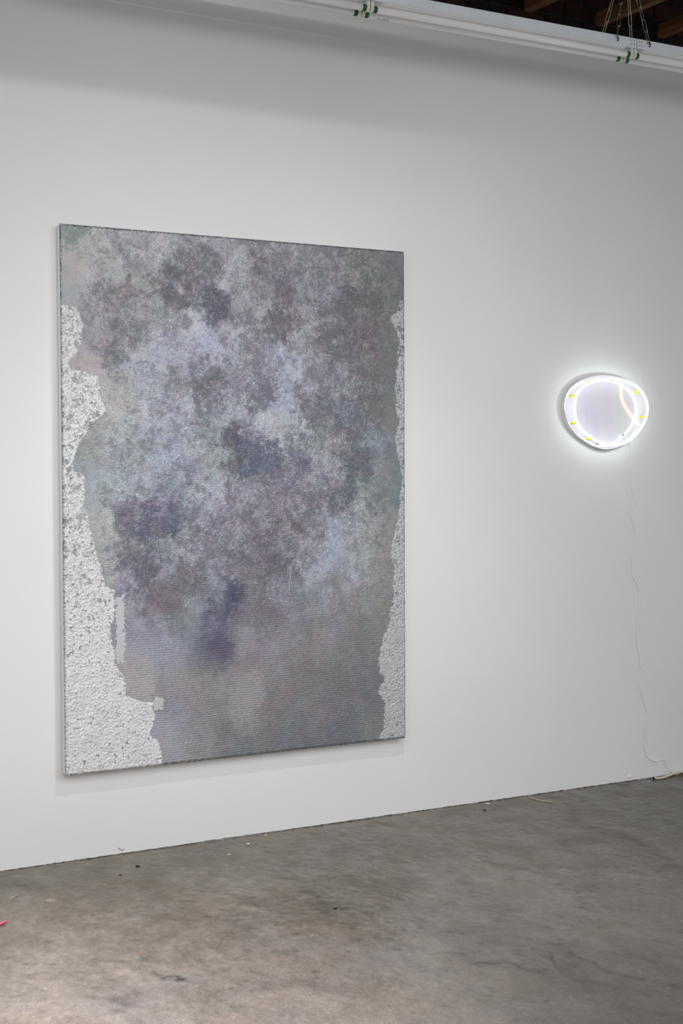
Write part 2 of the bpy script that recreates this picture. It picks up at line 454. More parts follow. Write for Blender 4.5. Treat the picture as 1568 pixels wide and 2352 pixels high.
fc = fc*np.stack([1+warm*1.2, np.ones_like(warm), 1-warm*1.5], -1)
q = floor_pt(322, 2191); d = np.hypot(FX-q[0], FY-q[1]); k = 0.7*np.exp(-(d/0.012)**2)[..., None]; fc = fc*(1-k) + k*lin((140, 96, 62))
FP = np.stack([FX, FY, 0.0006*nm*(np.abs(FX-3) < 2)], -1)
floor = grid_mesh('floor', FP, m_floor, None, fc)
tag(floor, 'stained grey brown concrete gallery floor', None, None, 'structure')

# ------------------------------------------------------------------ the painting
YF = -0.050                                  # front of the canvas
c00 = wall_pt(150.5, 1780.5, YF); c11 = wall_pt(927.5, 579.5, YF)
PX0, PX1, PZ0, PZ1 = 1.6872, 3.1903, 0.3430, 2.4098
painting = thing('painting', 'large grey violet abstract painting with silver crusted edges on white wall', 'painting', ((PX0+PX1)/2, -0.03, PZ0))
bm = bmesh.new(); bm_box(bm, (PX0+.001, -0.0478, PZ0+.001), (PX1-.001, -0.008, PZ1-.001), 0.003)
from_bm('canvas_side', bm, m_canvas, painting)['label'] = 'white primed canvas edge'
for xx in (PX0+0.25, PX1-0.25):
    box('hanging_cleat', (xx-.03, -0.0085, PZ1-0.25), (xx+.03, -0.0, PZ1-0.20), m_canvas, painting)

NX, NZ = 600, 826
CELL = (PX1-PX0)/(NX-1)
gx = np.linspace(PX0, PX1, NX); gz = np.linspace(PZ0, PZ1, NZ)
GX, GZ = np.meshgrid(gx, gz)
def N(beta, seed, lo, hi=400, an=(1, 1)): return fft_noise((NZ, NX), beta, seed, lo, hi, an, CELL)
ctrl = """
160,535,140,150,150 220,545,172,171,170 330,560,168,166,170 450,560,164,162,172 560,565,152,146,156 650,585,148,146,155 750,590,142,140,147 830,590,136,136,137 910,595,124,127,127
155,600,178,172,170 190,610,172,168,166 230,610,158,161,162 275,605,152,156,162 300,580,142,140,150 320,610,140,142,140 380,575,170,170,180 410,590,135,132,138 465,590,128,122,132 520,590,160,158,170 560,620,152,150,160 620,610,128,122,132 650,640,124,118,130 740,615,140,142,154 790,610,138,132,140 830,620,132,130,131 905,640,121,124,124
150,650,165,165,163 165,680,158,162,163 215,660,155,162,168 270,660,132,126,130 265,690,128,120,126 330,640,165,165,168 345,670,138,136,138 400,670,115,111,122 440,650,128,124,136 480,690,112,110,124 515,710,88,91,108 520,735,92,94,110 560,690,138,135,145 600,660,140,138,148 640,710,122,108,120 720,680,132,132,146 800,710,114,108,114 760,720,120,114,122 850,690,122,119,120 905,700,118,120,118
195,720,135,135,138 200,745,152,151,160 250,780,142,138,142 290,740,132,128,134 340,740,142,138,148 400,760,135,132,142 458,742,168,168,180 500,765,122,120,134 540,740,135,132,144 520,795,154,155,170 330,800,150,153,166 380,800,152,157,175 470,805,155,160,184 450,830,135,138,165 600,760,126,122,134 640,740,112,105,116 680,790,132,130,142 700,760,140,138,150 760,780,118,115,123 850,780,118,115,119 900,800,120,121,118
205,820,165,155,156 250,800,128,125,132 280,810,118,117,128 260,860,154,150,154 330,850,147,150,166 400,830,138,136,150 400,870,128,124,132 430,850,112,108,116 480,850,104,101,114 410,890,155,150,152 440,900,150,147,156 480,890,112,106,114 470,920,102,98,110 540,870,126,122,134 560,830,132,130,142 600,860,122,120,136 640,850,126,128,146 670,830,150,158,178 680,850,145,152,174 720,830,128,124,136 740,870,122,117,130 820,850,122,118,124 840,800,118,112,118 860,860,114,116,120 890,900,116,116,118
250,930,162,158,155 300,900,150,147,152 310,940,145,147,148 350,920,152,158,172 350,960,150,158,170 345,890,128,134,150 370,905,122,122,134 400,900,120,120,138 400,950,150,158,176 420,980,134,140,156 470,950,118,116,134 490,920,122,120,138 500,975,138,148,152 540,930,142,142,154 560,960,146,142,156 600,920,108,106,122 600,960,140,146,162 640,900,136,144,166 650,930,148,156,176 670,910,112,108,128 700,930,120,116,126 740,920,114,106,116 730,890,132,138,148 790,940,110,120,134 800,880,128,134,142 840,920,116,114,116 870,960,120,124,122
225,985,148,148,146 230,1020,140,140,138 270,1000,150,158,162 330,990,138,146,154 330,1030,126,133,140 370,1010,132,140,160 400,1040,128,136,154 440,1000,136,142,156 480,1000,132,144,146 480,1060,122,134,136 500,1030,118,128,132 540,1010,98,97,112 540,1050,96,92,102 530,1080,112,108,116 575,1040,94,102,130 600,1060,96,102,124 580,1000,118,122,140 640,980,156,158,166 645,1000,156,156,160 690,1010,120,130,138 690,1050,106,112,134 730,980,124,128,134 740,1060,142,142,148 750,1030,136,134,144 790,1000,124,116,124 815,1040,108,106,120 800,1090,106,104,116 860,1020,120,134,142 880,1060,112,124,130 880,1100,118,132,130
225,1090,138,148,156 230,1130,142,154,162 280,1090,126,136,146 290,1120,142,150,160 350,1080,138,146,162 380,1110,124,128,146 430,1090,122,130,148 470,1080,128,138,146 490,1110,148,154,164 550,1090,132,132,148 560,1130,130,124,140 620,1110,122,112,128 660,1140,128,118,134 700,1090,116,112,128 720,1110,132,132,142 760,1080,128,128,142 790,1130,108,112,128 850,1120,122,134,132 880,1150,112,122,126
228,1180,152,156,158 235,1220,154,156,156 275,1205,128,118,120 290,1185,116,114,132 330,1200,110,108,124 365,1205,92,94,122 390,1180,102,106,134 430,1170,122,118,138 430,1220,120,114,126 500,1190,126,124,140 560,1180,122,116,132 620,1180,132,124,140 660,1200,116,106,118 720,1160,118,116,128 740,1190,126,130,144 770,1180,108,104,118 760,1220,146,153,170 790,1210,134,142,156 830,1170,140,142,142 830,1230,142,143,142 880,1210,132,134,134
225,1260,150,150,148 245,1300,148,148,150 270,1260,148,154,164 290,1280,112,110,124 320,1250,114,110,124 330,1300,104,102,116 380,1280,130,132,146 420,1260,142,144,156 430,1310,112,108,118 480,1290,124,122,138 520,1270,120,116,130 560,1310,122,116,130 600,1280,116,108,122 620,1320,110,100,112 655,1290,108,98,112 680,1250,118,114,126 665,1270,124,124,138 690,1290,140,149,164 730,1230,128,126,140 760,1270,142,150,168 790,1280,144,150,166 790,1310,138,138,154 840,1290,142,142,142 870,1310,134,134,133
300,1360,130,128,146 300,1400,134,130,146 350,1360,112,108,118 370,1400,112,104,110 400,1370,116,112,122 430,1410,124,126,138 470,1370,122,122,138 500,1350,132,136,152 510,1400,104,106,124 532,1375,66,70,94 525,1400,78,82,110 560,1350,128,124,136 570,1400,120,116,128 610,1380,114,106,116 640,1360,124,122,136 680,1380,122,122,138 720,1370,134,132,142 760,1360,132,134,144 800,1370,132,130,130 850,1370,138,137,134 870,1400,128,128,126
310,1440,138,138,158 370,1440,130,132,152 410,1430,122,118,124 440,1460,128,130,152 460,1440,120,120,140 480,1470,94,92,118 495,1490,82,82,104 470,1500,108,106,126 350,1480,140,142,158 400,1500,132,136,154 540,1430,120,116,126 560,1470,132,128,140 620,1430,118,112,120 640,1470,134,130,140 700,1460,126,121,122 760,1450,132,130,134 800,1440,126,126,124 850,1450,122,124,123 840,1490,116,120,120
320,1530,150,147,148 310,1580,156,152,153 400,1550,140,137,139 470,1540,128,124,124 500,1580,134,130,130 560,1520,128,122,126 580,1580,142,138,138 620,1540,130,126,128 680,1540,122,118,119 720,1580,122,116,118 780,1520,120,118,118 780,1580,116,112,115 830,1540,114,118,120 850,1580,110,115,117
400,1620,130,130,136 400,1660,142,144,158 470,1640,132,126,126 450,1600,136,132,134 560,1620,142,138,138 580,1660,132,128,128 620,1620,122,116,118 680,1630,120,118,120 720,1660,122,120,122 790,1610,114,114,116 800,1650,106,112,116 850,1630,110,116,117 850,1660,120,120,114
400,1710,148,150,158 400,1745,138,142,142 440,1690,136,136,140 460,1730,132,136,134 520,1700,122,118,119 560,1730,114,118,121 620,1690,118,117,119 650,1715,108,112,115 720,1690,106,110,114 780,1680,102,110,116 800,1700,98,106,114 850,1690,122,124,120 830,1660,120,122,116
"""
cp = np.array([[float(v) for v in t.split(',')] for t in ctrl.split()])
cw = wall_pt(cp[:, 0], cp[:, 1], YF)
# colour field on a coarse raster, then looked up through a warped coordinate so edges turn ragged
CN, CM = 120, 166
sx = np.linspace(PX0, PX1, CN); szz = np.linspace(PZ0, PZ1, CM)
SX, SZ = np.meshgrid(sx, szz)
den = np.full(SX.shape, 1e-9); num = np.zeros(SX.shape + (3,))
for (x_, _, z_), col in zip(cw, cp[:, 2:]):
    d2 = (SX-x_)**2 + (SZ-z_)**2
    w_ = np.exp(-d2/(2*0.034**2)) + 2e-4/(1 + d2/0.01)
    den += w_; num += w_[..., None]*col
field = num/den[..., None]
def look(fx_, fz_):
    u = np.clip((fx_-PX0)/(PX1-PX0)*(CN-1), 0, CN-1.001); v = np.clip((fz_-PZ0)/(PZ1-PZ0)*(CM-1), 0, CM-1.001)
    i = u.astype(int); j = v.astype(int); a = (u-i)[..., None]; b = (v-j)[..., None]
    return (field[j, i]*(1-a)+field[j, i+1]*a)*(1-b) + (field[j+1, i]*(1-a)+field[j+1, i+1]*a)*b
WXn = N(1.35, 31, 4.0, 300); WZn = N(1.35, 32, 4.0, 300)
rag = 0.4 + 0.6*sst(0.75, 1.15, GZ + 0.05*WXn)           # the lower third is softer
pc_ = look(GX + 0.028*rag*WXn, GZ + 0.028*rag*WZn)
mean = pc_.mean((0, 1))
grey_ = pc_.mean(-1, keepdims=True); pc_ = grey_ + (pc_-grey_)*0.63 + np.array([-1.6, -0.6, 2.0]); pc_ = 134 + (pc_-134)*0.94
cloud = N(1.35, 33, 5.0, 260); clots = N(1.0, 34, 14.0, 300); grain = N(0.15, 35, 60, 420); fine = N(0.6, 36, 40, 400)
gl = sst(0.80, 1.2, GZ + 0.04*cloud)*sst(0.02, 0.22, np.minimum(GX-PX0, PX1-GX) - 0.02*cloud + 0.05*sst(1.9, 2.3, GZ))  # glitter zone
amp = 0.35 + 0.65*gl
pc_ = pc_ + (amp*(2.5*cloud + 3.0*clots) + (2.2+3.0*amp)*grain + 2.5*fine)[..., None]
lowv = look(GX, GZ).mean(-1); wide = np.array([np.interp(gz, szz, field.mean((1, 2)))]).T
q_ = 0.85*N(1.3, 71, 8, 260) + 0.6*N(1.1, 72, 17, 300) + 0.22*N(0.9, 73, 45, 400) + (pc_.mean(-1) - wide)/14.0
pc_ = pc_ + (amp*9.0*np.tanh(1.6*q_))[..., None]*np.array([1.0, 1.0, 1.0])
dk = sst(0.35, 1.1, -q_ - 0.35)*amp; pc_ = pc_ - (dk*(5 + 6*np.clip(grain, -1, 1.5)))[..., None]*np.array([1, 1.02, .95])
lt = sst(1.1, 2.0, q_ + 0.3*fine)*amp; pc_ = pc_ + (lt*8)[..., None]*np.array([1, 1.0, 1.03])
# single dark smoulders and pale wisps of the composition
for px_, py_, r_px, col, k_ in [(532,1378,9,(58,60,84),.85),(524,1402,8,(72,74,104),.7),(516,1425,8,(84,84,112),.6),(505,1450,10,(90,88,116),.6),(494,1482,13,(76,76,100),.7),(478,1502,12,(100,98,118),.5),(540,1012,8,(72,70,86),.6),(537,1050,11,(82,78,88),.6),(548,1072,8,(96,92,102),.5),(578,1032,16,(86,92,120),.55),(600,1056,14,(90,96,120),.45),(514,712,12,(76,80,98),.6),(505,735,10,(84,86,104),.5),(360,1208,18,(98,100,124),.3),(392,1182,12,(102,104,130),.3),(250,672,8,(112,108,112),.6),(470,582,7,(112,106,120),.6),(300,590,7,(124,120,134),.5),(410,590,6,(112,112,114),.6),(320,625,12,(124,126,124),.5),(200,975,7,(92,94,106),.6),(490,845,14,(94,92,106),.5),(640,752,14,(106,98,110),.5),(605,905,12,(102,100,118),.5),(815,1042,12,(100,98,114),.5),(768,1182,10,(102,98,112),.5),(760,1180,5,(86,78,92),.5),(650,985,22,(160,162,170),.5),(690,850,12,(162,170,190),.5),(672,838,7,(168,174,194),.5),(655,920,18,(150,158,178),.45),(458,742,10,(176,176,188),.5),(740,1062,18,(152,152,158),.4),(770,1222,26,(150,156,174),.4),(700,1285,16,(142,150,164),.4),(490,1112,14,(152,158,166),.5),(640,1260,8,(146,150,156),.35),(800,1270,30,(146,150,166),.35),(580,1575,22,(148,143,143),.5),(570,1600,16,(146,141,141),.4),(160,600,26,(182,175,172),.4),(205,825,16,(170,158,158),.5),(470,800,40,(158,163,184),.4),(380,800,30,(156,161,180),.35)]:
    c_ = wall_pt(px_, py_, YF); rr_ = r_px*0.00185
    d_ = np.hypot(GX + 0.010*WXn - c_[0], (GZ + 0.010*WZn - c_[2])*0.9)/rr_
    k2 = k_*np.exp(-d_**2)*np.clip(1 + 0.25*np.tanh(q_), 0.5, 1.2); pc_ = pc_ + (np.array(col) - pc_)*k2[..., None]
hue = N(1.3, 37, 3.0, 200); hue2 = N(1.3, 38, 4.0, 200)
pc_ = pc_ + hue[..., None]*np.array([1.1, -0.9, 0.4]) + hue2[..., None]*np.array([-0.7, 0.4, 1.1])
# drips
for dx, y0, y1, wv in [(666,1300,1330,1.6),(664,1330,1366,.9),(661,1302,1316,1.0),(669,1300,1316,1.0),(689,1290,1316,1.1),(694,1284,1292,1.0),(758,1218,1236,1.2),(747,1222,1236,1.0),(729,1270,1286,.8),(671,1470,1492,.6),(407,1486,1498,.9)]:
    a_, b_ = wall_pt(dx, y0, YF), wall_pt(dx, y1, YF)
    d = seg_dist(GX, GZ, [(a_[0], a_[2]), (b_[0], b_[2])]); k = 0.75*np.exp(-(d/(0.0016*wv))**2)
    pc_ = pc_ + (np.array([176, 182, 192]) - pc_)*k[..., None]
# sparkles of glitter
r5 = np.random.default_rng(44)
sp = (r5.random((NZ, NX)) < 0.012*gl*np.clip(0.9+0.5*cloud, 0.1, 2))
pc_ = pc_ + np.where(sp, r5.uniform(25, 95, (NZ, NX)), 0)[..., None]
sd = (r5.random((NZ, NX)) < 0.02*amp); pc_ = pc_ - np.where(sd, 18, 0)[..., None]
# dark tired edges of the paint skin
edge = np.minimum(np.minimum(GX-PX0, PX1-GX)*1.2, np.minimum(GZ-PZ0, PZ1-GZ))
ek = sst(0.0075, 0.001, edge + 0.0022*fine)*np.clip(0.75+0.3*clots, 0, 1); pc_ = pc_ + (np.array([70, 72, 72])-pc_)*(0.85*ek)[..., None]
ILL = 0.90
def alb(c): return np.clip(lin(np.clip(c, 8, 252)/255.0)/ILL, 0.005, 0.9)
pc_ = pc_ + (1-sst(0.7, 1.0, GZ))[..., None]*np.array([6.0, 5.0, 6.5])
ridge = np.sin(GZ*2*math.pi/0.0092 + 0.5*WZn)*np.clip(0.30 + 0.75*(1-sst(0.75, 1.0, GZ + 0.1*cloud)) + 0.5*sst(1.0, 1.6, N(1.4, 39, 4, 100)), 0, 1)*0.5
hgt = 0.0004*cloud*amp + 0.0005*clots*amp + 0.0004*fine + 0.00025*grain*amp
edx = np.zeros_like(GX); edz = np.zeros_like(GZ)
rough_e = 0.0012*np.clip(N(0.8, 40, 20, 300), -1.5, 2)
edx[:, 0] = -0.001 - 0.3*np.abs(rough_e[:, 0]); edx[:, -1] = 0.001 + 0.6*np.abs(rough_e[:, -1])
edz[0] = -0.0015 - 1.5*np.abs(rough_e[0]); edz[-1] = 0.001 + 0.5*np.abs(rough_e[-1])
PP = np.stack([GX+edx, YF - np.abs(0.001 + hgt), GZ+edz], -1)
rim = np.zeros_like(GX, bool); rim[0] = rim[-1] = True; rim[:, 0] = rim[:, -1] = True
PP[rim, 1] = YF + 0.003
grid_mesh('painted_surface', PP, m_paint, painting, alb(pc_), {'ridge': ridge})['label'] = 'clouded violet grey paint with fine glitter'

# silver crust along both sides: its own raised skin
Lb = np.array([(690,140),(700,150),(704,172),(712,180),(730,191),(745,194),(760,190),(785,187),(810,180),(822,168),(832,160),(848,163),(853,200),(862,224),(890,232),(910,231),(925,239),(945,248),(958,234),(975,206),(1000,200),(1020,182),(1040,176),(1060,170),(1080,168),(1090,192),(1100,196),(1125,197),(1150,194),(1165,192),(1180,201),(1215,208),(1240,216),(1265,220),(1290,230),(1310,236),(1345,241),(1356,264),(1380,264),(1420,262),(1450,257),(1480,258),(1500,264),(1530,267),(1545,276),(1560,285),(1580,290),(1600,292),(1612,330),(1614,352),(1632,353),(1652,356),(1668,350),(1682,347),(1692,347),(1702,364),(1730,372),(1752,371),(1800,372)], float)
Rb = np.array([(680,930),(692,918),(700,914),(715,909),(725,898),(735,894),(750,904),(770,912),(790,917),(820,909),(838,912),(850,906),(870,910),(890,906),(910,909),(930,906),(950,909),(970,915),(990,909),(1010,906),(1030,908),(1060,917),(1100,921),(1150,917),(1180,912),(1200,910),(1230,903),(1250,898),(1270,897),(1290,901),(1310,903),(1340,902),(1370,903),(1400,898),(1430,891),(1450,888),(1460,880),(1475,875),(1500,872),(1520,868),(1548,872),(1555,881),(1566,878),(1580,868),(1592,866),(1605,875),(1616,886),(1640,882),(1660,880),(1680,875),(1700,868)], float)
def bound(tab):
    w_ = wall_pt(tab[:, 1], tab[:, 0], YF); o_ = np.argsort(w_[:, 2]); return np.interp(gz, w_[o_, 2], w_[o_, 0])
e1 = N(1.2, 51, 8, 300); e2 = N(0.9, 52, 18, 400); cr = N(0.7, 53, 35, 420); cr2 = N(0.5, 54, 60, 420)
# diagonal creases
u_ = np.random.default_rng(55)
k_z = np.fft.fftfreq(NZ, CELL)[:, None]; k_x = np.fft.rfftfreq(NX, CELL)[None, :]
kr = np.hypot((k_x*0.83+k_z*0.55)*0.55, (-k_x*0.55+k_z*0.83)*1.25); am = np.exp(-((kr-75)/42.0)**2)
diag = np.fft.irfft2((u_.normal(size=kr.shape)+1j*u_.normal(size=kr.shape))*am, s=(NZ, NX)); diag /= diag.std()
zt = (GZ-PZ0)/(PZ1-PZ0)
def crust(name, inside, hole_thr, hole_b, col, label):
    """inside: metres within the crust (positive inside)"""
    dd = inside + 0.0035*e1 + 0.002*e2
    m = sst(0.0, 0.004, dd)*sst(hole_thr+0.25, hole_thr, e2*0.75 + e1*0.55 + 0.25*cr)
    cells = m > 0.25
    cm = cells.copy(); cm[:-1] |= cells[1:]; cm[:, :-1] |= cells[:, 1:]; cm[:-1, :-1] |= cells[1:, 1:]; cm[-1] = False; cm[:, -1] = False
    h = m*(0.0022 + 0.0007*np.clip(e2, -1, 2) + 0.00058*diag*(0.35 + 0.65*sst(0.6, 0.2, zt)) + 0.00030*cr) - (1-m)*0.0006
    c = col[None, None, :] + (5*e1 + 4*cr2 + 5*np.clip(diag, -2, 1.5))[..., None]
    crease = sst(0.75, 1.9, -cr - 0.3*e2)*(0.30 + 0.7*sst(0.15, 0.5, zt)); c = c - (crease*50)[..., None]
    bare = sst(0.35, 1.25, 0.75*e1 + 0.8*e2 + 0.55*cr + hole_b)*(0.75 + 0.25*np.clip(cr2, -1, 1)); c = c + (np.array([132, 134, 137]) - c)*(0.8*bare)[..., None]
    pit = sst(1.9, 2.5, e2 + 0.6*cr); c = c - (pit*75)[..., None]
    c = c + (np.array([150, 150, 152]) - c)*(0.55*(1-m))[..., None]
    c = c - (sst(0.0075, 0.001, edge + 0.002*fine)*55)[..., None]
    P = np.stack([GX+edx, np.minimum(YF - 0.0006 - h, YF), GZ+edz*1.2], -1); P[rim, 1] = YF + 0.002
    o = grid_mesh(name, P, m_crust, painting, alb(c), None, cm); o['label'] = label
    return o
xl = bound(Lb)[:, None] - GX; xr = GX - bound(Rb)[:, None]
above = wall_pt(150, 700, YF)[2]
xl = np.where(GZ > above, -1, xl); xr = np.where(GZ > wall_pt(915, 690, YF)[2], -1, xr)
crust('silver_crust', xl, 0.9 + 1.0*(1-sst(0.12, 0.55, zt)), -1.45 + 1.75*sst(0.10, 0.45, zt), np.array([214, 214, 217.0]), 'wide pale silver crust, left edge')
crust('silver_crust', xr, 0.8 + 0.7*(1-sst(0.12, 0.5, zt)), -1.2 + 1.45*sst(0.12, 0.5, zt), np.array([184, 185, 188.0]), 'narrow silver crust, right edge')
# thin pale second skin beside the left crust
strip = np.minimum(GX - wall_pt(263, 1400, YF)[0], wall_pt(286, 1400, YF)[0] - GX)
zz0, zz1 = wall_pt(275, 1526, YF)[2], wall_pt(275, 1366, YF)[2]
strip = np.minimum(strip, np.minimum(GZ-zz0, zz1-GZ))
lob = np.minimum(np.minimum(GX - wall_pt(352, 1615, YF)[0], wall_pt(374, 1615, YF)[0]-GX), np.minimum(GZ-wall_pt(360, 1632, YF)[2], wall_pt(360, 1603, YF)[2]-GZ))
for st, lab in ((strip + 0.003*e1 + 0.0045*e2 - 0.002, 'thin pale flake beside the crust'), (lob + 0.003*e2, 'thin pale flake at the crust corner')):
    cells = st > 0.0; cells[-1] = False; cells[:, -1] = False
    ms = sst(0.0, 0.003, st)
    P = np.stack([GX, YF - 0.0020 - 0.0006*ms, GZ], -1)
    grid_mesh('silver_flake', P, m_crust, painting, alb(np.array([188, 188, 191.0]) + (3*cr + 4*ridge)[..., None]), None, cells)['label'] = lab

# ------------------------------------------------------------------ fluorescent fixtures
YA, YT, ZT = -0.350, -0.416, 3.270            # the two tubes
JX = [0.170, 1.4893, 2.8085, 4.1205, 5.4350]
def tube_cyl(name, x0, x1, y, z, r, m, parent, sides=20, bev=0.0015):
    pth = [(x0, y, z), (x0+0.0005, y, z), (x1-0.0005, y, z), (x1, y, z)]
    return tube(name, pth, [r-bev, r, r, r-bev], m, parent, sides)
def fixture(x0, x1, label):
    t = thing('fluorescent_fixture', label, 'light fixture', ((x0+x1)/2, -0.383, 3.334), 'row of hanging fluorescent fixtures')
    g = 0.0020
    a, b = x0+g, x1-g
    prof = [(-0.446, 3.2965), (-0.446, 3.333), (-0.442, 3.336), (-0.324, 3.336), (-0.320, 3.333), (-0.320, 3.2965), (-0.330, 3.2945), (-0.436, 3.2945)]
    prism_x('channel', prof, a, b, m_housing, t)
    cov = [(-0.445, 3.2955), (-0.440, 3.2925), (-0.430, 3.2912), (-0.428, 3.2895), (-0.404, 3.2868), (-0.362, 3.2868), (-0.338, 3.2895), (-0.336, 3.2912), (-0.326, 3.2925), (-0.321, 3.2955)]
    prism_x('cover', cov, x0+0.052, x1-0.052, m_cover, t)
    for e, s in ((a, 1), (b, -1)):
        # end plate with its rounded tongue and dimples
        bm = bmesh.new()
        bm_box(bm, (min(e, e+s*0.055), -0.4475, 3.2935), (max(e, e+s*0.055), -0.3185, 3.3005), 0.001)
        bm_box(bm, (min(e, e+s*0.034), -0.4485, 3.2945), (max(e, e+s*0.034), -0.4455, 3.3325), 0.0008)
        ep = from_bm('end_plate', bm, m_housing, t)
        for dx in (0.012, 0.026):
            for dz in (3.306, 3.322):
                v, f = sweep([(e+s*dx, -0.4494, dz), (e+s*dx, -0.4484, dz)], 0.0022, 8)
                obj('rivet_hole', v, f, m_dark, ep)
    for y in (YA, YT):
        tb = tube_cyl('tube', x0+0.028, x1-0.028, y, ZT, 0.013, m_tube, t, 24)
        for e, s in ((x0, 1), (x1, -1)):
            c0, c1 = sorted((e+s*0.0165, e+s*0.033))
            tube_cyl('end_band', c0, c1, y, ZT, 0.01345, m_green, tb, 24)['label'] = 'green end band'
            # lampholder: a flat paddle with a rounded foot
            bm = bmesh.new(); n = 14; xa, xb = sorted((e+s*0.002, e+s*0.0158))
            prof2 = [(y-0.0135, 3.2945), (y+0.0135, 3.2945)] + [(y+0.0145*math.cos(q), ZT+0.0145*math.sin(q)) for q in np.linspace(0, -math.pi, n)]
            A = [bm.verts.new((xa, p_[0], p_[1])) for p_ in prof2]; B = [bm.verts.new((xb, p_[0], p_[1])) for p_ in prof2]
            for i in range(len(prof2)):
                j = (i+1) % len(prof2); bm.faces.new((A[i], A[j], B[j], B[i]))
            bm.faces.new(A[::-1]); bm.faces.new(B)
            bmesh.ops.bevel(bm, geom=[e_ for e_ in bm.edges], offset=0.0012, segments=1, affect='EDGES')
            from_bm('lampholder', bm, m_socket, t)
    return t
fixture(JX[1], JX[2], 'white twin tube fluorescent fixture left of the printed tube, cut off by the top edge')
fx2 = fixture(JX[2], JX[3], 'white twin tube fluorescent fixture in the middle of the hanging row')
fixture(JX[3], JX[4], 'white twin tube fluorescent fixture right of the four chains')
# faint print on the middle fixture's wall-side tube
tb0 = [c for c in fx2.children if c.name.startswith('tube')][0]
pr = random.Random(2)
bm = bmesh.new()
def print_mark(x, ang, w, hh):
    for k in range(1):
        vs = []
        for dx, da in ((0, 0), (w, 0), (w, hh), (0, hh)):
            a_ = ang+da; vs.append(bm.verts.new((x+dx, YA - 0.01312*math.cos(a_), ZT - 0.01312*math.sin(a_))))
        bm.faces.new(vs)
x = JX[2] + 0.072
for k in range(15):
    w = pr.uniform(.0016, .0040)
    if k % 5 != 4:
        print_mark(x, 0.95 + pr.uniform(-.03, .03), w, 0.28 if k > 4 else 0.36)
        if k > 5: print_mark(x, 0.50 + pr.uniform(-.03, .03), w*0.8, 0.16)
    x += w + 0.0012
print_mark(JX[2]+0.118, 1.45, 0.003, 0.14)
pm = from_bm('tube_print', bm, m_print, None); pm.parent = tb0; pm.matrix_parent_inverse = Matrix.Identity(4)
pm.matrix_world = Matrix.Identity(4)

# chains over the joint between the middle and right fixtures
def link_path(p0, p1, roll, w=0.0075, over=0.004):
    p0 = np.array(p0, float); p1 = np.array(p1, float); d = p1-p0; L = np.linalg.norm(d); d /= L
    s = np.cross(d, [0, 1.0, 0.2]); s /= np.linalg.norm(s); q = np.cross(d, s)
    s = s*math.cos(roll) + q*math.sin(roll)
    L2 = L/2 + over - w; c = (p0+p1)/2; pts = []
    for a in np.linspace(-math.pi/2, math.pi/2, 6): pts.append(c + d*(L2 + w*math.cos(a)) + s*w*math.sin(a))
    for a in np.linspace(math.pi/2, 3*math.pi/2, 6): pts.append(c + d*(-L2 + w*math.cos(a)) + s*w*math.sin(a))
    return pts
apex = wall_pt(1437, -110, -0.385)
def chain(px, py, y, label, roll, hook):
    foot = wall_pt(px, py, y); top = apex + (foot-apex)*0.09
    t = thing('hanging_chain', label, 'chain', tuple(foot), 'chains holding up the fluorescent fixtures')
    L = np.linalg.norm(top-foot); n = max(3, int(round(L/0.052)))
    for i in range(n):
        a_ = foot + (top-foot)*i/n; b_ = foot + (top-foot)*(i+1)/n
        tube('link', link_path(a_, b_, roll + (math.pi/2 if i % 2 else 0)), 0.0017, m_chain, t, 6, True)
    if hook:
        h = [foot + np.array([0, 0, .006]), foot + np.array([0.001, -.004, .001]), foot + np.array([0.003, -.005, -.010]), foot + np.array([0.004, 0.004, -.014])]
        tube('hook', catmull(h, 4), 0.0024, m_dark, t, 6)['label'] = 'dark hook end'
chain(1384, 80, -0.322, 'zinc chain hooked behind the fixture, leftmost of the four', 0.3, False)
chain(1417, 86, -0.449, 'zinc chain with dark hook on the lamp front, second from left', 0.5, True)
chain(1449, 90, -0.322, 'zinc chain dropping behind the joint, third from left', 1.5, False)
chain(1490, 100, -0.449, 'zinc chain with dark hook on the lamp front, rightmost of the four', 0.2, True)
pu = box('purlin', (XW0, -0.46, float(apex[2])+0.004), (XW1, -0.31, 3.95), m_wood, ceil)
# added bar, unseen, that blocks the rear lamp along the top of the wall
block_bar = box('light_block_1', (-2.2, -1.86, 3.133), (3.55, -1.82, 3.30), m_housing); tag(block_bar, 'unseen white bar added parallel to the wall to block the rear lamp', None, None, 'structure')

# ------------------------------------------------------------------ neon wall light
DP, HS = 0.031, 0.040
def ncrop(pts, y): 
    a_ = np.array(pts, float); q = wall_pt(1270 + a_[:, 0]/6.533, 840 + a_[:, 1]/6.533, y); return q
ring_c = [(318,640),(325,530),(352,430),(440,325),(590,246),(750,208),(900,197),(1060,222),(1205,282),(1310,372),(1385,495),(1413,640),(1388,790),(1320,925),(1225,1045),(1110,1140),(960,1190),(800,1186),(680,1142),(560,1070),(440,975),(365,860),(330,750)]
panel_c = [(170,640),(176,540),(205,430),(280,320),(400,225),(560,165),(760,142),(920,158),(1080,205),(1210,280),(1310,385),(1372,500),(1395,640),(1375,790),(1310,930),(1215,1060),(1090,1165),(960,1225),(820,1256),(690,1238),(560,1180),(430,1098),(320,1000),(238,890),(192,770)]
ring = catmull(ncrop(ring_c, -DP-HS), 6, True)
pan = catmull(ncrop(panel_c, -DP), 4, True)
cxn, czn = pan[:, 0].mean(), pan[:, 2].mean()
neon = thing('neon_wall_light', 'glowing white rounded neon ring on a lilac mirror panel', 'neon light', (float(cxn), 0, float(czn)))
